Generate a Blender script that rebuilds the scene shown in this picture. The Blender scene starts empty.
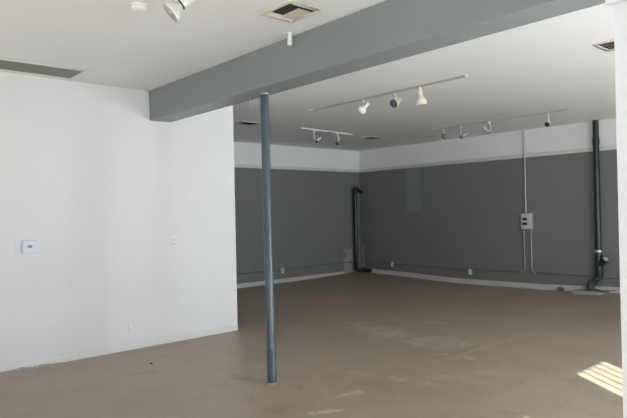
import bpy, bmesh, math, random
from mathutils import Vector, Matrix, noise

C = bpy.context.scene.collection
random.seed(4)

# ------------------------------------------------------------------ camera
EYE = 1.55
F_PX, YAW, PITCH, ROLL = 572.73, 0.8445, 0.0044, -0.0217
fw = Vector((-math.sin(YAW) * math.cos(PITCH), math.cos(YAW) * math.cos(PITCH), math.sin(PITCH)))
r0 = Vector((math.cos(YAW), math.sin(YAW), 0))
u0 = r0.cross(fw)
rt = r0 * math.cos(ROLL) + u0 * math.sin(ROLL)
up = -r0 * math.sin(ROLL) + u0 * math.cos(ROLL)
cam_data = bpy.data.cameras.new('camera')
cam_data.sensor_width = 36
cam_data.lens = F_PX / 627 * 36
cam_data.clip_start = 0.05
cam = bpy.data.objects.new('camera', cam_data)
C.objects.link(cam)
m = Matrix((rt, up, -fw)).transposed().to_4x4()
m.translation = (0, 0, EYE)
cam.matrix_world = m
bpy.context.scene.camera = cam

# ------------------------------------------------------------------ world, sun, window daylight, exposure
W = bpy.data.worlds.new('sky')
bpy.context.scene.world = W
W.use_nodes = True
bgn = W.node_tree.nodes['Background']
bgn.inputs['Color'].default_value = (0.72, 0.84, 1.0, 1)
bgn.inputs['Strength'].default_value = 0.2

SUN_AZ = Vector((0.81, -0.585, 0)).normalized()
SUN_EL = math.radians(30)
sd = (SUN_AZ * math.cos(SUN_EL) + Vector((0, 0, math.sin(SUN_EL))))
sun = bpy.data.lights.new('sun', 'SUN')
sun.energy = 24
sun.angle = math.radians(0.4)
sun.color = (1, 0.97, 0.95)
so = bpy.data.objects.new('sun', sun)
so.rotation_euler = sd.to_track_quat('Z', 'Y').to_euler()
so.location = (6, -6, 8)
C.objects.link(so)


def daylight(name, loc, direction, sx, sy, watts, color):
    """skylight or pavement light entering through one window opening."""
    l = bpy.data.lights.new(name, 'AREA')
    l.shape = 'RECTANGLE'
    l.size, l.size_y = sx, sy
    l.energy = watts
    l.color = color
    o = bpy.data.objects.new(name, l)
    o.location = loc
    z = -Vector(direction).normalized()
    x = Vector((0, 0, 1)).cross(z).normalized()
    o.rotation_euler = Matrix((x, z.cross(x), z)).transposed().to_euler()
    C.objects.link(o)
    return o


XF = 1.0        # street front, inner face
YN = -2.5       # near front, inner face
SKY = (0.84, 0.86, 0.96)
GROUND = (0.95, 0.93, 0.98)
# openings: from, to along the wall, sill, head
XWIN = [(-1.9, 0.25, 0.1, 2.4), (1.52, 1.725, 0.1, 2.35), (1.82, 2.62, 0.1, 1.85), (2.74, 3.52, 0.08, 2.50), (4.75, 6.15, 0.1, 2.39), (7.4, 9.8, 0.1, 2.39)]
YWIN = [(-6.0, -3.6, 0.9, 2.3), (-3.2, -0.4, 0.5, 2.5)]
XPOW = [3, 0, 48, 48, 205, 10]
YPOW = [2, 16]
XUP = [50, 0, 80, 90, 4, 80]
YUP = [6, 135]
for (a, b, z0, z1), p, u in zip(XWIN, XPOW, XUP):
    if p:
        daylight('skylight', (XF + 0.35, (a + b) / 2, (z0 + z1) / 2 + .15), (-1, 0, -0.1), b - a, z1 - z0 - .3, p, SKY)
    if u:
        daylight('pavement_light', (XF + 0.75, (a + b) / 2, 0.4), (-1, 0, 0.9), b - a, 0.9, u, GROUND)
for (a, b, z0, z1), p, u in zip(YWIN, YPOW, YUP):
    if p:
        daylight('skylight', ((a + b) / 2, YN - 0.35, (z0 + z1) / 2 + .15), (0, 1, -0.1), b - a, z1 - z0 - .3, p, SKY)
    if u:
        daylight('pavement_light', ((a + b) / 2, YN - 0.75, 0.4), (0, 1, 0.9), b - a, 0.9, u, GROUND)

vs = bpy.context.scene.view_settings
vs.view_transform = 'Standard'
vs.look = 'None'
vs.gamma = 1
vs.use_curve_mapping = False
vs.exposure = 0.11


# ------------------------------------------------------------------ material helpers
def lin(r, g, b):
    f = lambda c: (c / 255 / 12.92) if c / 255 <= 0.04045 else ((c / 255 + 0.055) / 1.055) ** 2.4
    return (f(r), f(g), f(b), 1)


class NT:
    def __init__(self, name, rough=0.6, spec=0.5, metal=0):
        self.m = bpy.data.materials.new(name)
        self.m.use_nodes = True
        self.t = self.m.node_tree
        self.b = self.t.nodes['Principled BSDF']
        self.b.inputs['Roughness'].default_value = rough
        self.b.inputs['Specular IOR Level'].default_value = spec
        self.b.inputs['Metallic'].default_value = metal
        self._pos = None

    def n(self, kind, **kw):
        n = self.t.nodes.new(kind)
        for k, v in kw.items():
            setattr(n, k, v)
        return n

    def lk(self, a, b):
        self.t.links.new(a, b)

    def pos(self):
        if not self._pos:
            self._pos = self.n('ShaderNodeNewGeometry').outputs['Position']
        return self._pos

    def xyz(self):
        s = self.n('ShaderNodeSeparateXYZ')
        self.lk(self.pos(), s.inputs[0])
        return s.outputs

    def math(self, op, a, b=None, c=None, clamp=False):
        n = self.n('ShaderNodeMath', operation=op, use_clamp=clamp)
        for i, v in enumerate((a, b, c)):
            if v is None:
                continue
            if isinstance(v, (int, float)):
                n.inputs[i].default_value = v
            else:
                self.lk(v, n.inputs[i])
        return n.outputs[0]

    def vmath(self, op, a, b=None, scale=None):
        n = self.n('ShaderNodeVectorMath', operation=op)
        for i, v in enumerate((a, b)):
            if v is None:
                continue
            if isinstance(v, (tuple, Vector)):
                n.inputs[i].default_value = tuple(v)
            else:
                self.lk(v, n.inputs[i])
        if scale is not None:
            if isinstance(scale, (int, float)):
                n.inputs['Scale'].default_value = scale
            else:
                self.lk(scale, n.inputs['Scale'])
        return n

    def noise(self, scale, detail=4, rough=0.55, vec=None, dist=0):
        n = self.n('ShaderNodeTexNoise')
        n.inputs['Scale'].default_value = scale
        n.inputs['Detail'].default_value = detail
        n.inputs['Roughness'].default_value = rough
        n.inputs['Distortion'].default_value = dist
        self.lk(vec if vec is not None else self.pos(), n.inputs['Vector'])
        return n.outputs['Fac']

    def ramp(self, fac, a, b, smooth=True):
        n = self.n('ShaderNodeMapRange')
        if smooth:
            n.interpolation_type = 'SMOOTHSTEP'
        self.lk(fac, n.inputs['Value'])
        n.inputs['From Min'].default_value = a
        n.inputs['From Max'].default_value = b
        return n.outputs['Result']

    def mix(self, fac, a, b):
        n = self.n('ShaderNodeMix', data_type='RGBA')
        if isinstance(fac, (int, float)):
            n.inputs[0].default_value = fac
        else:
            self.lk(fac, n.inputs[0])
        for i, v in ((6, a), (7, b)):
            if isinstance(v, tuple):
                n.inputs[i].default_value = v
            else:
                self.lk(v, n.inputs[i])
        return n.outputs[2]

    def color(self, c):
        if isinstance(c, tuple):
            self.b.inputs['Base Color'].default_value = c
        else:
            self.lk(c, self.b.inputs['Base Color'])

    def bump(self, h, strength=0.2, dist=0.01):
        n = self.n('ShaderNodeBump')
        n.inputs['Strength'].default_value = strength
        n.inputs['Distance'].default_value = dist
        self.lk(h, n.inputs['Height'])
        self.lk(n.outputs[0], self.b.inputs['Normal'])

    def box(self, y0, y1, z0, z1, axes=(1, 2), wob=0.0, soft=0.004):
        """1 inside a rectangle given on two world axes, edges made ragged by noise."""
        s = self.xyz()
        a, b = s[axes[0]], s[axes[1]]
        if wob:
            w = self.math('MULTIPLY', self.math('SUBTRACT', self.noise(9, 4, 0.7), 0.5), wob)
            a = self.math('ADD', a, w)
            b = self.math('ADD', b, w)
        f = self.ramp(a, y0 - soft, y0 + soft, False)
        f = self.math('MULTIPLY', f, self.ramp(a, y1 + soft, y1 - soft, False))
        f = self.math('MULTIPLY', f, self.ramp(b, z0 - soft, z0 + soft, False))
        return self.math('MULTIPLY', f, self.ramp(b, z1 + soft, z1 - soft, False))


def plain(name, col, rough=0.5, spec=0.5, metal=0, var=0.04, scale=30):
    t = NT(name, rough, spec, metal)
    dark = tuple(c * (1 - var * 2) for c in col[:3]) + (1,)
    t.color(t.mix(t.noise(scale, 3), dark, col))
    return t.m


def wall_white(name, col=(0.80, 0.80, 0.79, 1)):
    t = NT(name, 0.6, 0.3)
    d = tuple(c * 0.94 for c in col[:3]) + (1,)
    t.color(t.mix(t.noise(1.3, 3), d, col))
    t.bump(t.noise(60, 4), 0.15, 0.004)
    return t.m


M_white = wall_white('white_wall_paint', (0.75, 0.75, 0.755, 1))
M_jamb = wall_white('cool_white_partition_paint', (0.70, 0.71, 0.75, 1))
M_ceil = wall_white('white_ceiling_paint', (0.77, 0.78, 0.79, 1))
M_trim = plain('white_trim_paint', (0.72, 0.72, 0.70, 1), 0.45, var=0.04, scale=8)
M_base = plain('scuffed_baseboard_paint', (0.62, 0.61, 0.58, 1), 0.5, var=0.12, scale=5)
M_lightplastic = plain('white_plastic', (0.78, 0.78, 0.76, 1), 0.35)
M_coolplastic = plain('cool_white_plastic', (0.70, 0.73, 0.80, 1), 0.35)
M_cream = plain('aged_cream_plastic', (0.74, 0.70, 0.56, 1), 0.4)
M_track = plain('grey_white_track_metal', (0.44, 0.44, 0.43, 1), 0.35)
M_chrome = plain('chrome', (0.62, 0.62, 0.62, 1), 0.18, metal=1)
M_dark = plain('dark_parts_and_shade', (0.02, 0.02, 0.02, 1), 0.6)  # near-black for dark parts; also paints shade in ducts and the lamp gap
M_grille = plain('grey_green_grille', (0.27, 0.28, 0.25, 1), 0.6)
M_ventcream = plain('cream_vent_metal', (0.72, 0.70, 0.62, 1), 0.5)
M_beige = plain('dusty_beige_metal', (0.55, 0.50, 0.41, 1), 0.6)
M_galv = plain('galvanised_conduit', (0.55, 0.56, 0.57, 1), 0.35, metal=0.5)
M_greycond = plain('conduit_in_grey_paint', (0.14, 0.145, 0.143, 1), 0.5)
M_pipe = plain('dark_green_pipe_paint', (0.016, 0.032, 0.034, 1), 0.3, var=0.2, scale=12)
M_pipe2 = plain('worn_grey_green_pipe', (0.045, 0.060, 0.066, 1), 0.45, var=0.25, scale=14)
M_blackpipe = plain('black_pipe_paint', (0.008, 0.014, 0.015, 1), 0.28, var=0.2, scale=12)
M_boxmetal = plain('grey_box_metal', (0.45, 0.46, 0.45, 1), 0.45)
M_plaster = plain('rough_mortar', (0.46, 0.44, 0.40, 1), 0.9, var=0.25, scale=40)
M_rust = plain('rusty_cap', (0.24, 0.18, 0.145, 1), 0.8, var=0.2)
M_glassface = plain('lamp_glass', (0.50, 0.50, 0.47, 1), 0.12, spec=0.8)
M_darkglass = plain('dark_lamp_glass', (0.05, 0.07, 0.09, 1), 0.1, spec=0.8)
M_smoke = plain('smoky_lamp_glass', (0.10, 0.10, 0.09, 1), 0.25, spec=0.6, var=0.4, scale=40)
M_lcd = plain('lcd_grey', (0.12, 0.13, 0.14, 1), 0.2)
M_pave = plain('pavement', (0.55, 0.53, 0.49, 1), 0.9, var=0.1, scale=2)
M_frame = plain('window_frame_metal', (0.35, 0.35, 0.35, 1), 0.4)
M_bar = plain('window_bar_paint', (0.25, 0.24, 0.22, 1), 0.5)

t = NT('blue_grey_beam_paint', 0.42, 0.5)
t.color(t.mix(t.noise(1.6, 4), (0.218, 0.240, 0.247, 1), (0.244, 0.265, 0.272, 1)))
t.bump(t.noise(40, 3), 0.08, 0.004)
M_beam = t.m

t = NT('steel_blue_column_paint', 0.28, 0.5)
t.color(t.mix(t.ramp(t.noise(18, 5, 0.7), 0.62, 0.75), (0.052, 0.078, 0.092, 1), (0.09, 0.125, 0.14, 1)))
M_column = t.m


def grey_wall(name, patch=None, plaster=None, axes=(1, 2)):
    """dark grey below the picture rail, white above."""
    t = NT(name, 0.55, 0.4)
    g = t.mix(t.noise(2.0, 4), (0.178, 0.184, 0.180, 1), (0.198, 0.204, 0.200, 1))
    if patch:
        g = t.mix(t.box(*patch, axes=axes), g, (0.215, 0.235, 0.228, 1))
    for p in plaster or []:
        f = t.box(*p, axes=axes, wob=0.10, soft=0.012)
        pc = t.mix(t.ramp(t.noise(7, 5, 0.75), 0.36, 0.50), (0.07, 0.065, 0.06, 1), (0.33, 0.315, 0.28, 1))
        g = t.mix(t.math('MULTIPLY', f, 0.85), g, pc)
    w = t.mix(t.noise(1.5, 3), (0.82, 0.82, 0.825, 1), (0.86, 0.86, 0.865, 1))
    s = t.xyz()
    t.color(t.mix(t.ramp(s[2], 2.499, 2.503, False), g, w))
    t.bump(t.noise(50, 4), 0.12, 0.004)
    return t.m


M_backL = grey_wall('grey_and_white_wall_paint', None, [(9.74, 10.04, -0.1, 0.62)], (1, 2))
M_backR = grey_wall('grey_and_white_wall_paint_long', (-8.43, -8.03, 1.51, 2.49), [(-9.95, -9.80, -0.1, 0.66)], (0, 2))

# floor: sealed concrete, mottled, with saw cuts, scraped rings and scratches
t = NT('sealed_concrete', 0.4, 0.5)
n1 = t.noise(0.55, 5, 0.6)
n2 = t.noise(3.5, 6, 0.65, dist=0.6)
n3 = t.noise(22, 4, 0.7)
col = t.mix(t.ramp(n1, 0.3, 0.7), (0.292, 0.233, 0.170, 1), (0.356, 0.287, 0.215, 1))
col = t.mix(t.math('MULTIPLY', t.ramp(n2, 0.48, 0.70), 0.42), col, (0.38, 0.325, 0.255, 1))
col = t.mix(t.math('MULTIPLY', t.ramp(n2, 0.47, 0.28), 0.50), col, (0.185, 0.15, 0.108, 1))
wobv = t.n('ShaderNodeTexNoise')
wobv.inputs['Scale'].default_value = 2.2
wobv.inputs['Detail'].default_value = 5
t.lk(t.pos(), wobv.inputs['Vector'])
wv = t.vmath('SCALE', t.vmath('SUBTRACT', wobv.outputs['Color'], (0.5, 0.5, 0.5)).outputs[0], scale=0.28).outputs[0]
wp = t.vmath('MULTIPLY', t.vmath('ADD', t.pos(), wv).outputs[0], (1, 1, 0)).outputs[0]


def seg(t, a, b, w, soft, P):
    """mask of a line from a to b, half width w."""
    A = Vector((*a, 0)); B = Vector((*b, 0)); D = B - A
    pa = t.vmath('SUBTRACT', P, tuple(A)).outputs[0]
    dt = t.vmath('DOT_PRODUCT', pa, tuple(D)).outputs['Value']
    h = t.math('DIVIDE', dt, D.length_squared, clamp=True)
    hd = t.vmath('SCALE', tuple(D), scale=h).outputs[0]
    dist = t.vmath('LENGTH', t.vmath('SUBTRACT', pa, hd).outputs[0]).outputs['Value']
    return t.ramp(dist, w + soft, w)


def ring(t, c, r, w, soft, P):
    pa = t.vmath('SUBTRACT', P, (*c, 0)).outputs[0]
    d = t.vmath('LENGTH', pa).outputs['Value']
    return t.ramp(t.math('ABSOLUTE', t.math('SUBTRACT', d, r)), w + soft, w)


breakup = t.math('MULTIPLY', t.ramp(n3, 0.36, 0.60), t.ramp(n2, 0.36, 0.56))
marks = [
    (seg(t, (-6.6, 5.85), (-3.4, 5.02), 0.004, 0.03, wp), 0.45),
    (seg(t, (-3.53, 5.0), (-3.50, 6.9), 0.004, 0.03, wp), 0.45),
    (seg(t, (-3.62, 4.98), (-3.40, 5.12), 0.04, 0.07, wp), 0.6),
    (ring(t, (-4.02, 5.47), 0.27, 0.05, 0.07, wp), 0.40),
    (seg(t, (-4.15, 5.40), (-3.90, 5.55), 0.06, 0.12, wp), 0.30),
    (ring(t, (-4.95, 5.55), 0.22, 0.04, 0.06, wp), 0.35),
    (seg(t, (-5.45, 5.70), (-4.55, 5.45), 0.07, 0.14, wp), 0.30),
    (seg(t, (-5.6, 6.1), (-4.7, 6.4), 0.04, 0.10, wp), 0.30),
    (seg(t, (-3.30, 2.90), (-3.22, 3.10), 0.02, 0.05, wp), 0.75),
    (seg(t, (-3.52, 3.28), (-3.42, 3.50), 0.02, 0.05, wp), 0.6),
    (seg(t, (-3.45, 4.0), (-2.9, 4.8), 0.02, 0.09, wp), 0.22),
    (seg(t, (-3.9, 3.9), (-3.1, 4.1), 0.02, 0.09, wp), 0.25),
]
for msk, k in marks:
    col = t.mix(t.math('MULTIPLY', t.math('MULTIPLY', msk, breakup), k), col, (0.62, 0.55, 0.45, 1))
t.color(col)
t.lk(t.math('ADD', t.math('MULTIPLY', n2, 0.22), 0.30), t.b.inputs['Roughness'])
t.bump(t.math('ADD', n2, t.math('MULTIPLY', n3, 0.3)), 0.10, 0.006)
M_floor = t.m

t = NT('window_glass', 0.02, 0.5)
gl = t.n('ShaderNodeBsdfGlossy'); gl.inputs['Roughness'].default_value = 0.02
tr = t.n('ShaderNodeBsdfTransparent'); tr.inputs['Color'].default_value = (0.93, 0.96, 0.95, 1)
mx = t.n('ShaderNodeMixShader'); mx.inputs[0].default_value = 0.07
t.lk(tr.outputs[0], mx.inputs[1]); t.lk(gl.outputs[0], mx.inputs[2])
t.lk(mx.outputs[0], t.t.nodes['Material Output'].inputs['Surface'])
M_pane = t.m


# ------------------------------------------------------------------ mesh helpers
def add_box(bm, x0, x1, y0, y1, z0, z1, mat=None):
    r = bmesh.ops.create_cube(bm, size=1)
    mm = Matrix.Translation(((x0 + x1) / 2, (y0 + y1) / 2, (z0 + z1) / 2)) @ Matrix.Diagonal((x1 - x0, y1 - y0, z1 - z0, 1))
    if mat:
        mm = mat @ mm
    bmesh.ops.transform(bm, matrix=mm, verts=r['verts'])
    return r['verts']


def add_lathe(bm, prof, o, d, seg=20, cap=True):
    """profile [(along, radius)] turned about direction d from o."""
    o = Vector(o); d = Vector(d).normalized()
    q = d.to_track_quat('Z', 'Y').to_matrix()
    rings = []
    for a, r in prof:
        rings.append([bm.verts.new(o + q @ Vector((r * math.cos(2 * math.pi * i / seg), r * math.sin(2 * math.pi * i / seg), a))) for i in range(seg)])
    for A, B in zip(rings, rings[1:]):
        for i in range(seg):
            bm.faces.new((A[i], A[(i + 1) % seg], B[(i + 1) % seg], B[i]))
    if cap:
        bm.faces.new(rings[0][::-1]); bm.faces.new(rings[-1])


def add_tube(bm, pts, r, seg=12, cap=True):
    pts = [Vector(p) for p in pts]
    n = len(pts)
    rad = r if isinstance(r, (list, tuple)) else [r] * n
    tang = []
    for i in range(n):
        a = pts[max(0, i - 1)]; b = pts[min(n - 1, i + 1)]
        tang.append((b - a).normalized())
    nrm = tang[0].orthogonal().normalized()
    rings = []
    for i in range(n):
        nrm = (nrm - tang[i] * nrm.dot(tang[i])).normalized()
        bi = tang[i].cross(nrm)
        rings.append([bm.verts.new(pts[i] + (nrm * math.cos(2 * math.pi * k / seg) + bi * math.sin(2 * math.pi * k / seg)) * rad[i]) for k in range(seg)])
    for A, B in zip(rings, rings[1:]):
        for i in range(seg):
            bm.faces.new((A[i], A[(i + 1) % seg], B[(i + 1) % seg], B[i]))
    if cap:
        bm.faces.new(rings[0][::-1]); bm.faces.new(rings[-1])


def bend(pts, r, steps=6):
    """polyline with rounded corners."""
    pts = [Vector(p) for p in pts]
    out = [pts[0]]
    for a, b, c in zip(pts, pts[1:], pts[2:]):
        d1 = (a - b).normalized(); d2 = (c - b).normalized()
        p, q = b + d1 * r, b + d2 * r
        for i in range(steps + 1):
            s = i / steps
            out.append(p * (1 - s) ** 2 + b * 2 * s * (1 - s) + q * s * s)
    out.append(pts[-1])
    return out


def obj(name, bm, mat, parent=None, bevel=0, smooth=True, angle=40):
    bmesh.ops.remove_doubles(bm, verts=bm.verts, dist=1e-6)
    bmesh.ops.recalc_face_normals(bm, faces=bm.faces)
    if bevel:
        bmesh.ops.bevel(bm, geom=[e for e in bm.edges if len(e.link_faces) == 2 and e.calc_face_angle(0) > 0.9], offset=bevel, segments=2, affect='EDGES', profile=0.5)
    if parent is not None:
        bmesh.ops.translate(bm, vec=-root_loc(parent), verts=bm.verts)
    me = bpy.data.meshes.new(name)
    bm.to_mesh(me); bm.free()
    me.materials.append(mat)
    if smooth:
        me.shade_smooth()
        me.set_sharp_from_angle(angle=math.radians(angle))
    o = bpy.data.objects.new(name, me)
    C.objects.link(o)
    if parent is not None:
        o.parent = parent
    return o


def root_loc(o):
    v = Vector(o.location)
    while o.parent:
        o = o.parent
        v = v + o.location
    return v


def tag(o, label, cat, group=None):
    o['label'] = label; o['category'] = cat
    if group:
        o['group'] = group
    return o


def thing(name, label, cat, loc, group=None):
    o = bpy.data.objects.new(name, None)
    o.empty_display_size = 0.1
    C.objects.link(o)
    o.location = loc
    return tag(o, label, cat, group)


def struct(name, bm, mat, parent=None, **k):
    o = obj(name, bm, mat, parent, **k)
    if parent is None:
        o['kind'] = 'structure'
    return o


def bx(*a, mat=None):
    bm = bmesh.new(); add_box(bm, *a, mat=mat); return bm


# ------------------------------------------------------------------ room shell
H = 3.026
XL, XB, YR = -6.372, -9.91, 10.358
B0, B1, ZB = 3.0805, 3.3525, 2.675
YE = 4.271


def interp(x, tab):
    for (a, u), (b, v) in zip(tab, tab[1:]):
        if x <= b:
            s = max(0, (x - a) / (b - a)); s = s * s * (3 - 2 * s)
            return u + (v - u) * s
    return tab[-1][1]


def floor_z(x, y):
    """the slab dips and rises a little along the long grey wall."""
    w = min(1, max(0, (y - 8.0) / 2.2)); w = w * w * (3 - 2 * w)
    return w * interp(x, [(-10, 0.035), (-9.0, 0.01), (-7.0, -0.032), (-5.4, -0.012), (-3.8, 0.045), (-2, 0.05)])


bm = bmesh.new()
NX, NY = 56, 66
gv = {}
for i in range(NX + 1):
    for j in range(NY + 1):
        x = XB - 0.15 + (XF + 0.15 - XB + 0.15) * i / NX
        y = YN - 0.15 + (YR + 0.3 - YN) * j / NY
        gv[i, j] = bm.verts.new((x, y, floor_z(x, y)))
for i in range(NX):
    for j in range(NY):
        bm.faces.new((gv[i, j], gv[i + 1, j], gv[i + 1, j + 1], gv[i, j + 1]))
ex = bmesh.ops.extrude_face_region(bm, geom=bm.faces[:])
low = [v for v in ex['geom'] if isinstance(v, bmesh.types.BMVert)]
for v in low:
    v.co.z = -0.2
struct('floor', bm, M_floor)

struct('ceiling', bx(XB - .15, XF + .15, YN - .15, YR + .15, H, H + 0.15), M_ceil, smooth=False)
struct('wall_left', bx(XL - .13, XL, YN, YE, -0.1, H), M_white, smooth=False, bevel=0.004)
struct('wall_return', bx(XB, XL - .13, YE - .13, YE, -0.1, H), M_white, smooth=False)
struct('wall_back', bx(XB - .15, XB, YE - .13, YR + .15, -0.1, H), M_backL, smooth=False)
struct('wall_right', bx(XB, XF + .15, YR, YR + .15, -0.1, H), M_backR, smooth=False)
struct('ceiling_beam', bx(XL, XF, B0, B1, ZB, H), M_beam, smooth=False, bevel=0.006)
struct('wall_near', bx(-0.557, -0.43, 1.5, 2.60, -0.02, H), M_jamb, smooth=False)  # hidden run beyond the near end is added to shade the white wall
struct('trim_1', bx(-0.571, -0.43, 1.485, 1.5, 2.045, H), M_jamb, smooth=False, bevel=0.002)


def front(name, fixed, along_y, lo, hi, openings, axis_out):
    """a wall with openings, made of solid pieces in one mesh."""
    bm = bmesh.new()
    def piece(a, b, z0, z1):
        if b - a < 1e-4 or z1 - z0 < 1e-4:
            return
        if along_y:
            add_box(bm, fixed, fixed + 0.15, a, b, z0, z1)
        else:
            add_box(bm, a, b, fixed - 0.15, fixed, z0, z1)
    cur = lo
    for a, b, z0, z1 in sorted(openings):
        piece(cur, a, -0.1, H)
        piece(a, b, -0.1, z0)
        piece(a, b, z1, H)
        cur = b
    piece(cur, hi, -0.1, H)
    return struct(name, bm, M_white, smooth=False)


front('wall_front', XF, True, YN - .15, YR, XWIN, 1)
front('wall_entry', YN, False, XB, XF, YWIN, -1)
struct('pavement', bx(-14, 14, -14, 16, -0.40, -0.21), M_pave, smooth=False)


def window(i, fixed, along_y, a, b, z0, z1, bars):
    fr = bmesh.new()
    w = 0.05
    m = 0.075
    def piece(bmx, p, q, r, s, d=0.03):
        if along_y:
            add_box(bmx, fixed + m - d, fixed + m + d, p, q, r, s)
        else:
            add_box(bmx, p, q, fixed - m - d, fixed - m + d, r, s)
    piece(fr, a, a + w, z0, z1); piece(fr, b - w, b, z0, z1)
    piece(fr, a + w, b - w, z0, z0 + w)
    piece(fr, a + w, b - w, z1 - w * .3, z1)
    o = struct('window_%d' % i, fr, M_frame, smooth=False)
    gbm = bmesh.new()
    piece(gbm, a + w, b - w, z0 + w, z1 - w * .3, 0.004)
    obj('pane', gbm, M_pane, o, smooth=False)
    if bars:
        bb = bmesh.new()
        n = bars
        for k in range(n):
            c = b - 0.03 - .082 - k * .127
            add_box(bb, fixed + 0.115, fixed + 0.127, c - 0.008, c + 0.008, z0, z1)
        obj('security_bars', bb, M_bar, o, smooth=False)
    return o


k = 1
for i, (a, b, z0, z1) in enumerate(XWIN):
    window(k, XF, True, a, b, z0, z1, 6 if i == 3 else 0); k += 1
for (a, b, z0, z1) in YWIN:
    window(k, YN, False, a, b, z0, z1, 0); k += 1


# baseboards and picture rail
def board_follow(name, x0, x1, hgt, th, mat, lift=0.0):
    bm = bmesh.new()
    n = 40
    prev = None
    for i in range(n + 1):
        x = x0 + (x1 - x0) * i / n
        z = floor_z(x, YR)
        ring_ = [bm.verts.new((x, y, zz)) for y, zz in ((YR, z - 0.02), (YR - th, z - 0.02), (YR - th, z + hgt - 0.006), (YR - th + 0.006, z + hgt), (YR, z + hgt))]
        if prev:
            for a in range(5):
                bm.faces.new((prev[a], prev[(a + 1) % 5], ring_[(a + 1) % 5], ring_[a]))
        else:
            bm.faces.new(ring_)
        prev = ring_
    bm.faces.new(prev[::-1])
    return struct(name, bm, mat)


board_follow('baseboard_right', -9.72, XF, 0.100, 0.018, M_base)
struct('baseboard_back', bx(XB, XB + .018, YE, 9.74, -0.02, 0.088), M_base, bevel=0.004)
struct('baseboard_left', bx(XL, XL + .007, YN, YE - .002, -0.02, 0.082), M_trim, bevel=0.004)
struct('trim_2', bx(XB, XB + .022, YE, YR - .022, 2.497, 2.567), M_trim, bevel=0.005)
struct('trim_3', bx(XB, XF, YR - .022, YR, 2.497, 2.567), M_trim, bevel=0.005)

# ragged mortar left along the foot of the white wall
bm = bmesh.new()
prev = None
n = 150
for i in range(n + 1):
    y = 0.6 + (2.02 - 0.6) * i / n
    k1 = min(1, (2.02 - y) / 0.3)
    hh = (0.004 + 0.030 * max(0, noise.noise(Vector((y * 9, 0, 0))) * 0.7 + noise.noise(Vector((y * 43, 0, 0))) * .6 + 0.55)) * (0.3 + 0.7 * k1)
    ww = 0.03 + 0.05 * k1 * (0.6 + noise.noise(Vector((y * 25, 5, 0))) * .8)
    r_ = [bm.verts.new(p) for p in ((XL + .012, y, -0.01), (XL + .014 + ww, y, -0.01), (XL + .014 + ww * .5, y, hh * .6), (XL + .016, y, hh))]
    if prev:
        for a in range(3):
            bm.faces.new((prev[a], prev[(a + 1)], r_[(a + 1)], r_[a]))
    prev = r_
o = obj('crumbled_mortar', bm, M_plaster)
o['kind'] = 'stuff'
tag(o, 'ragged grey mortar crumbling along the foot of the white wall', 'mortar')

# ------------------------------------------------------------------ steel column
base = Vector((-4.170, 3.157, 0)); top = Vector((-4.338, 3.262, ZB))
c = thing('support_column', 'slim glossy blue steel column standing under the beam', 'column', base)
d = (top - base)
bm = bmesh.new(); add_lathe(bm, [(-0.0, 0.041), (d.length + .01, 0.041)], base, d, 32); obj('shaft', bm, M_column, c)
bm = bmesh.new(); add_lathe(bm, [(0, 0.052), (0.008, 0.052), (0.010, 0.045)], base, (0, 0, 1), 32); obj('base_ring', bm, M_plaster, c)
bm = bmesh.new(); add_lathe(bm, [(0, 0.045), (0.010, 0.046)], top - Vector((0, 0, .012)), (0, 0, 1), 32); obj('top_ring', bm, M_track, c)
bm = bmesh.new(); add_lathe(bm, [(0, 0.0425), (0.30, 0.0425), (0.302, 0.041)], base + d.normalized() * .002, d, 32); obj('patched_sleeve', bm, plain('scuffed_blue_paint', (0.062, 0.085, 0.12, 1), 0.4, var=0.25, scale=25), c)

# hook under the beam
bm = bmesh.new()
hx, hy = -4.515, 3.217
add_tube(bm, bend([(hx, hy, ZB), (hx, hy, ZB - .110), (hx + .007, hy + .007, ZB - .116)], 0.004), 0.003, 8)
add_lathe(bm, [(0, 0.008), (0.006, 0.008)], (hx, hy, ZB - .006), (0, 0, 1), 12)
tag(obj('ceiling_hook', bm, M_track), 'thin white metal hook hanging under the beam left of the column', 'hook')


# ------------------------------------------------------------------ vents
def frame_bm(x0, x1, y0, y1, w, z0, z1):
    bm = bmesh.new()
    add_box(bm, x0, x1, y0, y0 + w, z0, z1); add_box(bm, x0, x1, y1 - w, y1, z0, z1)
    add_box(bm, x0, x0 + w, y0 + w, y1 - w, z0, z1); add_box(bm, x1 - w, x1, y0 + w, y1 - w, z0, z1)
    return bm


# long return grille beside the white wall
x0, x1, y0, y1 = -6.25, -5.81, 1.33, 2.15
v = thing('return_air_grille', 'long grey return air grille in the ceiling along the white wall', 'vent', (-6.03, 1.74, H))
obj('frame', frame_bm(x0, x1, y0, y1, 0.032, H - .014, H), M_trim, v, bevel=0.003)
obj('backing', bx(x0 + .03, x1 - .03, y0 + .03, y1 - .03, H - .003, H), M_grille, v, smooth=False)
bm = bmesh.new()
n = 26
for i in range(n):
    xx = x0 + .038 + (x1 - x0 - .076) * i / (n - 1)
    add_box(bm, -0.0055, 0.0055, y0 + .032, y1 - .032, -0.0012, 0.0012, mat=Matrix.Translation((xx, 0, H - .008)) @ Matrix.Rotation(math.radians(35), 4, 'Y'))
obj('louvers', bm, M_grille, v, smooth=False)

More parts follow.
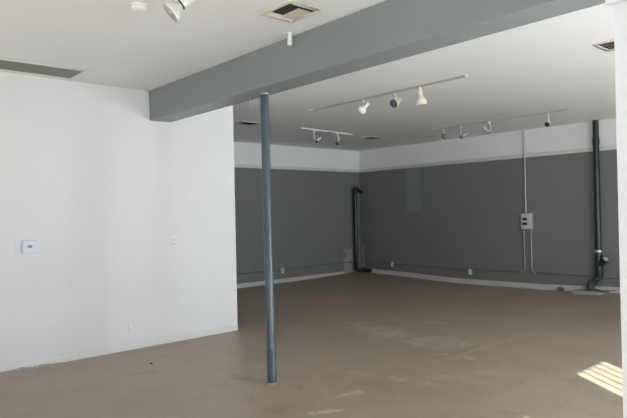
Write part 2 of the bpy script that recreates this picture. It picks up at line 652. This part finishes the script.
# square supply register
x0, x1, y0, y1 = -3.405, -3.045, 2.515, 2.850
v = thing('ceiling_register', 'square cream air register in the ceiling in front of the beam', 'vent', ((x0 + x1) / 2, (y0 + y1) / 2, H))
obj('frame', frame_bm(x0, x1, y0, y1, 0.045, H - .016, H), M_ventcream, v, bevel=0.004)
a0, a1, c0, c1 = x0 + .045, x1 - .045, y0 + .045, y1 - .045
obj('duct_shade_plate', bx(a0, a1, c0, c1, H - .004, H - .001), M_dark, v, smooth=False)  # dark plate painted for the shade inside the duct
bm = bmesh.new()
for i in range(5):      # blades over the far half
    yy = c0 + .14 + i * 0.029
    add_box(bm, a0 + .012, a1 - .045, -0.013, 0.013, -0.001, 0.001, mat=Matrix.Translation((0, yy, H - .010)) @ Matrix.Rotation(math.radians(-22), 4, 'X'))
obj('blades', bm, M_beige, v, smooth=False)
bm = bmesh.new()
add_box(bm, -0.020, 0.020, c0, c1, -0.001, 0.001, mat=Matrix.Translation((a0 + .018, 0, H - .012)) @ Matrix.Rotation(math.radians(-18), 4, 'Y'))
obj('side_vane', bm, M_ventcream, v, smooth=False)


def small_register(cx, cy, sx, sy, label, dark=True):
    v = thing('ceiling_register', label, 'vent', (cx, cy, H))
    obj('frame', frame_bm(cx - sx / 2, cx + sx / 2, cy - sy / 2, cy + sy / 2, 0.035, H - .014, H), M_ventcream, v, bevel=0.003)
    obj('duct_shade_plate', bx(cx - sx / 2 + .035, cx + sx / 2 - .035, cy - sy / 2 + .035, cy + sy / 2 - .035, H - .004, H - .001), M_dark, v, smooth=False)  # near-black sheet in place of the shaded duct depth
    bm = bmesh.new()
    for i in range(4):
        yy = cy - sy / 2 + .075 + (sy - .15) * i / 3
        add_box(bm, cx - sx / 2 + .037, cx + sx / 2 - .037, -0.014, 0.014, -0.001, 0.001, mat=Matrix.Translation((0, yy, H - .012)) @ Matrix.Rotation(math.radians(30), 4, 'X'))
    obj('blades', bm, M_beige if not dark else M_grille, v, smooth=False)


small_register(-7.72, 5.44, 0.30, 0.36, 'dark slotted air register in the ceiling beyond the white wall end')
small_register(-7.89, 8.62, 0.32, 0.36, 'dark slotted air register in the ceiling near the far corner')
small_register(-2.02, 5.58, 0.36, 0.34, 'cream louvred air register in the ceiling beside the white jamb', False)

# smoke detector
v = thing('smoke_detector', 'round white smoke detector on the ceiling at the top edge', 'detector', (-3.80, 1.775, H))
bm = bmesh.new(); add_lathe(bm, [(0, 0.060), (0.012, 0.060), (0.014, 0.052)], (-3.80, 1.775, H), (0, 0, -1), 32); obj('mounting_plate', bm, M_lightplastic, v)
bm = bmesh.new(); add_lathe(bm, [(0.014, 0.053), (0.03, 0.055), (0.040, 0.047), (0.044, 0.03), (0.045, 0.004)], (-3.80, 1.775, H), (0, 0, -1), 32); obj('sensor_cover', bm, M_lightplastic, v)

# little cylinder hanging by the beam
sx_, sy_ = -3.632, 3.005
v = thing('ceiling_sensor', 'small white cylinder hanging from the ceiling in front of the beam', 'sensor', (sx_, sy_, H))
bm = bmesh.new(); add_lathe(bm, [(0, 0.026), (0.006, 0.026)], (sx_, sy_, H), (0, 0, -1), 24); obj('mounting_plate', bm, M_lightplastic, v)
bm = bmesh.new(); add_lathe(bm, [(0.006, 0.018), (0.05, 0.018), (0.052, 0.020), (0.105, 0.020)], (sx_, sy_, H), (0, 0, -1), 24); obj('tube', bm, M_lightplastic, v)
bm = bmesh.new(); add_lathe(bm, [(0.105, 0.017), (0.118, 0.016)], (sx_, sy_, H), (0, 0, -1), 24); obj('end_cap', bm, M_grille, v)


# ------------------------------------------------------------------ track lighting
RIGHT, UP, TOW = Vector((r0.x, r0.y, 0)), Vector((0, 0, 1)), Vector((math.sin(YAW), -math.cos(YAW), 0))


def V(r, u, t):
    return (RIGHT * r + UP * u + TOW * t).normalized()


def track(label, p, q, feed, group, mat=None):
    p, q = Vector((*p, H)), Vector((*q, H))
    d = (q - p).normalized(); s = d.cross(UP)
    v = thing('lighting_track', label, 'track', p, group)
    ang = math.atan2(d.y, d.x)
    M_ = Matrix.Translation(p) @ Matrix.Rotation(ang, 4, 'Z')
    L = (q - p).length
    bm = bmesh.new()
    add_box(bm, 0, L, -0.017, -0.006, -0.018, 0, mat=M_)
    add_box(bm, 0, L, 0.006, 0.017, -0.018, 0, mat=M_)
    add_box(bm, 0, L, -0.006, 0.006, -0.006, 0, mat=M_)
    obj('rail', bm, mat or M_track, v, smooth=False)
    for x in (0, L):
        bm = bmesh.new(); add_box(bm, x - .012, x + .012, -0.020, 0.020, -0.0185, 0, mat=M_)
        obj('end_cap', bm, M_lightplastic, v, bevel=0.003)
    if feed is not None:
        bm = bmesh.new()
        add_lathe(bm, [(0, 0.062), (0.008, 0.062), (0.015, 0.045), (0.018, 0.020)], M_ @ Vector((feed, 0, 0)), (0, 0, -1), 28)
        obj('feed_canopy', bm, M_lightplastic, v)
    return v


track('long white lighting track just behind the beam holding three lamps', (-6.27, 5.53), (-3.60, 5.50), 0.06, 'lighting tracks on the ceiling')
track('short white lighting track over the far left grey wall holding two lamps', (-7.62, 6.53), (-7.74, 7.90), 0.72, 'lighting tracks on the ceiling', M_lightplastic)  # whiter rail material paints in the window light falling on this track
track('long lighting track near the long grey wall holding four lamps', (-6.46, 8.73), (-3.91, 8.70), 0.05, 'lighting tracks on the ceiling')


def spot(label, mount, arm, dirv, neck=(0.018, 0.075), head='bell', R_=0.05, dome=0.007, body=M_lightplastic, face=M_glassface, back=0.05, armmat=None, group='track lamps', hl=0.075, arm_r=0.0065, side=0):
    """lamp: adapter on the track, arm, lampholder and reflector bulb aimed along dirv from the arm's foot."""
    mnt = Vector((*mount, H - 0.019))
    v = thing('track_lamp', label, 'lamp', mnt, group)
    bm = bmesh.new(); add_lathe(bm, [(0, 0.016), (0.022, 0.016), (0.030, 0.011)], mnt, (0, 0, -1), 16)
    obj('track_adapter', bm, M_lightplastic, v)
    foot = mnt + Vector(arm)
    bm = bmesh.new()
    mid = (mnt + foot) / 2 + RIGHT * side
    pts = [mnt.lerp(foot, 0.0)] + [mnt * (1 - s) ** 2 + mid * 2 * s * (1 - s) + foot * s * s for s in (0.2, .4, .6, .8, 1)]
    add_tube(bm, pts, arm_r, 10)
    obj('arm', bm, armmat or M_lightplastic, v)
    nr, nl = neck
    d = dirv
    bm = bmesh.new()
    add_lathe(bm, [(-back, nr * .9), (-back + .004, nr), (nl - back - .01, nr), (nl - back, nr * 1.08)], foot, d, 22)
    obj('lampholder', bm, body, v)
    s0 = nl - back
    bm = bmesh.new()
    if head == 'bell':
        add_lathe(bm, [(s0, nr * 1.05), (s0 + hl * .10, nr * 1.25), (s0 + hl * .32, R_ * .84), (s0 + hl * .55, R_ * .98), (s0 + hl * .8, R_), (s0 + hl, R_ * .96), (s0 + hl - .006, R_ * .90)], foot, d, 28)
        obj('shade', bm, body, v)
        bm = bmesh.new(); add_lathe(bm, [(s0 + hl - .008, R_ * .93), (s0 + hl + dome * .45, R_ * .80), (s0 + hl + dome * .9, R_ * .4), (s0 + hl + dome, 0.001)], foot, d, 28)
        obj('bulb_face', bm, face, v)
    else:   # bare reflector bulb
        add_lathe(bm, [(s0 - .004, nr * .75), (s0 + hl * .25, nr * .9), (s0 + hl * .75, R_ * .92), (s0 + hl * .85, R_), (s0 + hl, R_ * .98)], foot, d, 30)
        obj('reflector', bm, body if head == 'par' else M_chrome, v)
        bm = bmesh.new(); add_lathe(bm, [(s0 + hl, R_ * .95), (s0 + hl + .006, R_ * .80), (s0 + hl + .010, R_ * .4), (s0 + hl + .011, 0.001)], foot, d, 30)
        obj('bulb_face', bm, face, v)
    return v


# three on the near track
spot('white track lamp aimed left, first from the left behind the beam', (-5.20, 5.53), (0.02, 0.02, -0.085), V(-.62, -.62, -.25), (0.027, 0.085), 'bell', 0.064, hl=0.070, back=0.075, face=M_lightplastic, dome=.030)
spot('white track lamp with dark glass face, middle of three behind the beam', (-4.64, 5.52), (0.02, 0.02, -0.105), V(-.62, -.45, .55), (0.027, 0.08), 'bell', 0.062, body=M_cream, face=M_darkglass, back=0.075, hl=0.08, arm_r=0.010)
spot('cream track lamp hanging straight down, right of three behind the beam', (-4.245, 5.51), (0, 0, -0.06), V(.10, -1, .05), (0.032, 0.09), 'bell', 0.066, body=M_cream, face=M_cream, hl=0.09, back=0.03)
# two on the short far track
spot('small lamp on long curved arm, left one on the short far track', (-7.655, 6.86), (0.0, 0.03, -0.20), V(-.6, -.5, .5), (0.020, 0.09), 'par', 0.040, body=M_lightplastic, face=M_dark, back=0.13, side=-0.03, hl=0.03, arm_r=0.009)
spot('small chrome lamp, right one on the short far track', (-7.71, 7.49), (0, 0.02, -0.13), V(-.35, -.85, .35), (0.018, 0.08), 'chrome', 0.042, face=M_chrome, hl=0.06, back=0.06)
# four on the far track
spot('round dark lamp, first from the left on the far track', (-6.20, 8.72), (0, 0, -0.13), V(-.15, -.25, 1), (0.022, 0.07), 'chrome', 0.060, face=M_smoke, hl=0.07, back=0.07, armmat=M_lightplastic)
spot('small lamp with long white neck, second from left on the far track', (-5.83, 8.72), (0, 0, -0.19), V(-.8, -.45, .3), (0.017, 0.11), 'chrome', 0.038, face=M_chrome, hl=0.05, back=0.15)
spot('tilted lamp in curved yoke, third from left on the far track', (-5.27, 8.71), (0, 0.0, -0.19), V(.55, -.8, .25), (0.022, 0.10), 'par', 0.046, face=M_darkglass, hl=0.04, back=0.15, side=0.06, arm_r=0.009, body=M_cream)
spot('single lamp on its own, rightmost on the far track', (-4.23, 8.71), (0, 0, -0.15), V(-.55, -.40, .65), (0.020, 0.08), 'par', 0.042, body=M_lightplastic, face=M_dark, hl=0.05, back=0.05, arm_r=0.010)
# near lamp at the top edge, on its own short track above the frame
d = V(-.74, -.62, .20)
face_c = Vector((-3.130, 1.655, 2.760))
foot = face_c - d * 0.075
mnt = Vector((foot.x + .005, foot.y - .01, H - 0.001))
v = thing('lighting_track', 'white lighting track on the ceiling above the near reflector lamp', 'track', (mnt.x - .2, mnt.y, H), 'lighting tracks on the ceiling')
bm = bmesh.new(); add_box(bm, mnt.x - .06, mnt.x + 2.2, mnt.y - .017, mnt.y + .017, H - .018, H); obj('rail', bm, M_track, v, smooth=False)
v = thing('track_lamp', 'white reflector lamp with ribbed glass face, nearest the camera at top edge', 'lamp', mnt - Vector((0, 0, .018)), 'track lamps')
bm = bmesh.new(); add_lathe(bm, [(0, 0.02), (0.03, 0.02)], mnt - Vector((0, 0, .018)), (0, 0, -1), 16); obj('track_adapter', bm, M_lightplastic, v)
bm = bmesh.new(); add_tube(bm, [mnt - Vector((0, 0, .03)), foot + Vector((0, 0, .05)), foot + d * 0.03 - Vector((0, 0, 0.0))], 0.013, 12); obj('arm', bm, M_lightplastic, v)
bm = bmesh.new(); add_lathe(bm, [(-0.15, 0.027), (-0.145, 0.029), (-0.022, 0.029), (-0.02, 0.031)], foot, d, 28); obj('lampholder', bm, M_lightplastic, v)
bm = bmesh.new(); add_lathe(bm, [(-0.02, 0.031), (-0.014, 0.032), (-0.012, 0.026)], foot, d, 28); obj('gap_shade_ring', bm, M_dark, v)  # dark ring painted for the shaded gap between bulb neck and holder
bm = bmesh.new(); add_lathe(bm, [(-0.014, 0.022), (0.015, 0.030), (0.040, 0.062), (0.052, 0.071), (0.068, 0.073), (0.070, 0.068)], foot, d, 36); obj('reflector', bm, M_lightplastic, v)
bm = bmesh.new(); add_lathe(bm, [(0.070, 0.068), (0.066, 0.056), (0.070, 0.045), (0.068, 0.02), (0.075, 0.012), (0.076, 0.001)], foot, d, 36); obj('bulb_face', bm, M_glassface, v)


# ------------------------------------------------------------------ things on the white wall
v = thing('thermostat', 'white rectangular thermostat with small dark screen on the white wall', 'thermostat', (XL, 1.71, 1.25))
obj('wall_plate', bx(XL, XL + .010, 1.592, 1.806, 1.182, 1.322), M_coolplastic, v, bevel=0.002)
obj('case', bx(XL + .010, XL + .046, 1.655, 1.803, 1.188, 1.316), M_coolplastic, v, bevel=0.004)
obj('screen', bx(XL + .046, XL + .0475, 1.700, 1.742, 1.242, 1.268), M_lcd, v, smooth=False)
bm = bmesh.new()
add_box(bm, XL + .046, XL + .049, 1.755, 1.765, 1.247, 1.264)
obj('button', bm, M_track, v, smooth=False)


def outlet(name, label, o, wdir, n, w=.072, h=.116, group=None, cat='outlet', slots=True, mat=None):
    """o centre on the wall, wdir along wall, n out of wall."""
    o, wdir, n = Vector(o), Vector(wdir), Vector(n)
    M_ = Matrix((wdir, n, UP)).transposed().to_4x4(); M_.translation = o
    v = thing(name, label, cat, o, group)
    bm = bmesh.new(); add_box(bm, -w / 2, w / 2, 0, .006, -h / 2, h / 2, mat=M_); obj('cover_plate', bm, mat or M_lightplastic, v, bevel=0.002)
    if slots:
        for s in (-1, 1):
            bm = bmesh.new(); add_box(bm, -.016, .016, .006, .008, s * .022 - .014, s * .022 + .014, mat=M_); rc = obj('receptacle', bm, M_lightplastic, v, bevel=0.003)
            bm = bmesh.new()
            for q in (-1, 1):
                add_box(bm, q * .0065 - .0022, q * .0065 + .0022, .008, .0087, s * .022 - .003, s * .022 + .009, mat=M_)
            add_box(bm, -.0035, .0035, .008, .0087, s * .022 - .011, s * .022 - .006, mat=M_)
            obj('slot', bm, M_dark, rc, smooth=False)
    return v


outlet('wall_outlet', 'white duplex outlet at chest height in the middle of the white wall', (XL, 3.362, 1.218), (0, -1, 0), (1, 0, 0), w=.08, h=.135)
outlet('cable_plate', 'small blank white cable plate low on the white wall', (XL, 2.79, .265), (0, -1, 0), (1, 0, 0), w=.045, h=.09, cat='wall plate', slots=False)

# boxes with outlets on the grey walls (surface boxes on the conduit)
def surface_box(label, o, wdir, n):
    o, wdir, n = Vector(o), Vector(wdir), Vector(n)
    M_ = Matrix((wdir, n, UP)).transposed().to_4x4(); M_.translation = o
    v = thing('outlet_box', label, 'outlet', o, 'outlet boxes low on the grey walls')
    bm = bmesh.new(); add_box(bm, -.036, .036, 0, .045, -.056, .056, mat=M_); obj('box', bm, M_boxmetal, v, bevel=0.004)
    bm = bmesh.new(); add_box(bm, -.034, .034, .045, .049, -.055, .055, mat=M_); obj('cover_plate', bm, M_lightplastic, v, bevel=0.002)
    for s in (-1, 1):
        bm = bmesh.new(); add_box(bm, -.012, .012, .049, .0505, s * .021 - .011, s * .021 + .011, mat=M_); obj('receptacle', bm, M_track, v, smooth=False)


surface_box('white outlet box low on the far left grey wall', (XB, 7.82, .265), (0, -1, 0), (1, 0, 0))
surface_box('white outlet box on the long grey wall nearer the dark corner pipe', (-8.87, YR, .262), (1, 0, 0), (0, -1, 0))
surface_box('white outlet box on the long grey wall nearer the breaker box', (-6.765, YR, .222), (1, 0, 0), (0, -1, 0))


# ------------------------------------------------------------------ conduits
def conduit(label, pts, r, mat, group=None, rad=0.08, clips=(), run=None):
    v = thing('electrical_conduit', label, 'conduit', pts[0], group)
    bm = bmesh.new(); add_tube(bm, bend(pts, rad), r, 10); obj('pipe', bm, mat, v)
    if run:
        bm = bmesh.new(); add_tube(bm, [pts[-1], run], r * .98, 10); obj('painted_run', bm, M_greycond, v)
    for p, ax in clips:
        bm = bmesh.new()
        p = Vector(p)
        add_lathe(bm, [(-.012, r * 1.6), (.012, r * 1.6)], p, ax, 12)
        obj('coupling', bm, mat, v)
    return v


yc = YR - .016
bxL, bxR = -5.600, -5.375
conduit('grey painted conduit low along the far left grey wall', [(XB + .014, YE + .01, .30), (XB + .014, 7.77, .292)], .010, M_greycond, clips=[((XB + .014, 6.2, .297), (0, 1, 0))])
conduit('grey painted conduit between far left wall outlet box and the corner pipe', [(XB + .014, 7.87, .290), (XB + .014, 10.04, .30)], .010, M_greycond)
conduit('grey painted conduit from the corner pipe to the first outlet box', [(-9.62, yc, .29), (-8.92, yc, .278)], .010, M_greycond)
conduit('grey painted conduit between the two outlet boxes on the long grey wall', [(-8.82, yc, .275), (-6.81, yc, .262)], .010, M_greycond, clips=[((-8.0, yc, .27), (1, 0, 0))])
conduit('conduit bending down from breaker box left side toward the outlet box', [(-5.565, yc, 1.115), (-5.555, yc, .298), (-5.66, yc, .295)], .0105, plain('conduit_worn_grey', (0.33, 0.35, 0.36, 1), .4), rad=.09, run=(-6.72, yc, .262))
conduit('pale conduit bending down from breaker box then right behind the pipe', [(-5.415, yc, 1.115), (-5.415, yc, .30), (-5.32, yc, .30)], .0105, plain('conduit_worn_pale', (0.40, 0.42, 0.43, 1), .4), rad=.085, run=(-1.5, yc, .30))
yo = YR - .036
conduit('bright metal conduit rising from the breaker box to the ceiling', [(-5.50, yo, 1.43), (-5.50, yo, H)], .0115, M_galv, clips=[((-5.50, yo, 2.66), (0, 0, 1)), ((-5.50, yo, 1.45), (0, 0, 1))])
bm = bmesh.new(); add_box(bm, -5.44, -5.39, YR - .03, YR - .022, 2.52, 2.60)
tag(obj('conduit_strap', bm, M_trim, bevel=.002), 'small white strap on the rail beside the bright conduit', 'strap')

# breaker box
v = thing('breaker_box', 'grey metal breaker box with two dark switches on the long grey wall', 'electrical box', (-5.52, YR, 1.28))
obj('case', bx(bxL, bxR, YR - .060, YR, 1.12, 1.43), M_boxmetal, v, bevel=0.006)
obj('door', bx(bxL + .012, bxR - .065, YR - .068, YR - .060, 1.135, 1.415), plain('pale_box_door', (0.58, 0.58, 0.56, 1), .4), v, bevel=0.003)
obj('side_panel', bx(bxR - .058, bxR - .008, YR - .066, YR - .060, 1.135, 1.415), plain('pale_box_side', (0.66, 0.66, 0.65, 1), .4), v, bevel=0.002)
for zc in (1.318, 1.228):
    obj('switch', bx(bxL + .045, bxR - .085, YR - .076, YR - .068, zc - .024, zc + .024), M_dark, v, bevel=0.003)

# ------------------------------------------------------------------ pipes
# right hand drain pipe
px, py = -4.150, 10.262
bz = floor_z(-4.2, 10.2)
v = thing('drain_pipe', 'dark green vertical drain pipe with side branch by the white jamb', 'pipe', (px, py, 0.05))
bm = bmesh.new(); add_lathe(bm, [(0.70, 0.052), (H - .42, 0.050)], (px, py, 0), (0, 0, 1), 24); obj('riser', bm, M_pipe, v)
bm = bmesh.new(); add_lathe(bm, [(H - .44, 0.057), (H - .36, 0.060), (H - .30, 0.056), (H - .299, 0.048), (H, 0.048)], (px, py, 0), (0, 0, 1), 24); obj('top_collar', bm, M_pipe, v)
bm = bmesh.new(); add_lathe(bm, [(0.738, 0.058), (0.742, 0.062), (0.778, 0.062), (0.782, 0.058)], (px, py, 0), (0, 0, 1), 24); obj('clamp', bm, M_galv, v)
bm = bmesh.new()
add_lathe(bm, [(0.30, 0.060), (0.36, 0.066), (0.64, 0.064), (0.72, 0.060)], (px, py, 0), (0, 0, 1), 24)
add_lathe(bm, [(0.0, 0.052), (0.15, 0.052), (0.155, 0.060), (0.20, 0.060)], (px, py, 0.50), Vector((0.75, -0.3, 0.72)), 24)
w = obj('branch_fitting', bm, M_pipe, v)
bm = bmesh.new(); add_lathe(bm, [(0.20, 0.052), (0.212, 0.048), (0.214, 0.018), (0.23, 0.018)], (px, py, 0.50), Vector((0.75, -0.3, 0.72)), 24)
obj('plug', bm, M_galv, w)
bm = bmesh.new()
add_tube(bm, bend([(px, py, .42), (px, py, .30), (px - .14, py - .03, .17), (px - .14, py - .03, bz + .05)], .06, 8), .055, 20)
obj('offset_elbow', bm, M_pipe2, v)
bm = bmesh.new()
add_lathe(bm, [(0, .062), (.06, .066), (.075, .062)], (px - .14, py - .03, bz + .042), (0, 0, 1), 24)
obj('hub', bm, M_pipe2, v)

bm = bmesh.new(); add_box(bm, -4.52, -4.02, 9.95, 10.325, bz - .02, bz + .034)
for vv in bm.verts:
    vv.co += Vector((noise.noise(vv.co * 3) * .06, noise.noise(vv.co * 5) * .02, 0))
tag(obj('mortar_pad', bm, M_plaster, bevel=.008), 'pale mortar pad on the floor under the green drain pipe', 'pad')
bm = bmesh.new()
pts = [(-4.02 + .16 * math.cos(a) + .02 * math.sin(3 * a), 10.15 + .08 * math.sin(a), bz + .060 + .012 * math.sin(2 * a + 1)) for a in [i * .35 for i in range(17)]]
add_tube(bm, pts, .006, 6)
tag(obj('wire_loop', bm, M_blackpipe), 'dark wire loop lying on the pad right of the drain pipe', 'wire')

cz = floor_z(-4.85, 10.27)
v = thing('cleanout_cap', 'small rusty round cap at the floor left of the drain pipe', 'cap', (-4.83, 10.275, cz))
bm = bmesh.new(); add_lathe(bm, [(-.01, .058), (.05, .056), (.065, .048)], (-4.83, 10.275, cz), (0, 0, 1), 24); obj('collar', bm, M_rust, v)
bm = bmesh.new(); add_lathe(bm, [(.065, .043), (.073, .038), (.074, .015), (.085, .015)], (-4.83, 10.275, cz), (0, 0, 1), 24); obj('plug', bm, M_rust, v)

# corner pipe
cx_, cy_ = -9.80, 10.075
cf = floor_z(-9.8, 10.16)
v = thing('corner_pipe', 'black pipe rising in the far corner and bent into the wall', 'pipe', (cx_, cy_, cf))
bm = bmesh.new()
add_tube(bm, bend([(cx_, YR - .06, 1.99), (cx_, cy_, 2.12), (cx_, cy_, cf + .065), (cx_ + .06, YR - .14, cf + .065), (cx_ + .30, YR - .10, cf + .050)], .085, 8), .047, 20)
obj('pipe', bm, M_blackpipe, v)
for z in (1.93, .24):
    bm = bmesh.new(); add_lathe(bm, [(0, .049), (.005, .053), (.06, .053), (.065, .049)], (cx_, cy_, z), (0, 0, 1), 20); obj('collar', bm, M_blackpipe, v)
bm = bmesh.new(); add_tube(bm, [(-9.875, YR - .010, .02), (-9.875, YR - .010, 2.02)], .008, 8)
tag(obj('thin_conduit', bm, M_greycond), 'thin grey conduit running up the wall behind the black corner pipe', 'conduit')

# crumb on the floor
bm = bmesh.new()
bmesh.ops.create_icosphere(bm, subdivisions=2, radius=0.014)
for vv in bm.verts:
    vv.co = Vector((vv.co.x * 1.3, vv.co.y, vv.co.z * .6)) * (1 + noise.noise(vv.co * 60) * .5) + Vector((-5.608, 2.673, .006))
tag(obj('pebble', bm, M_dark), 'tiny dark pebble on the floor near the white wall', 'debris')
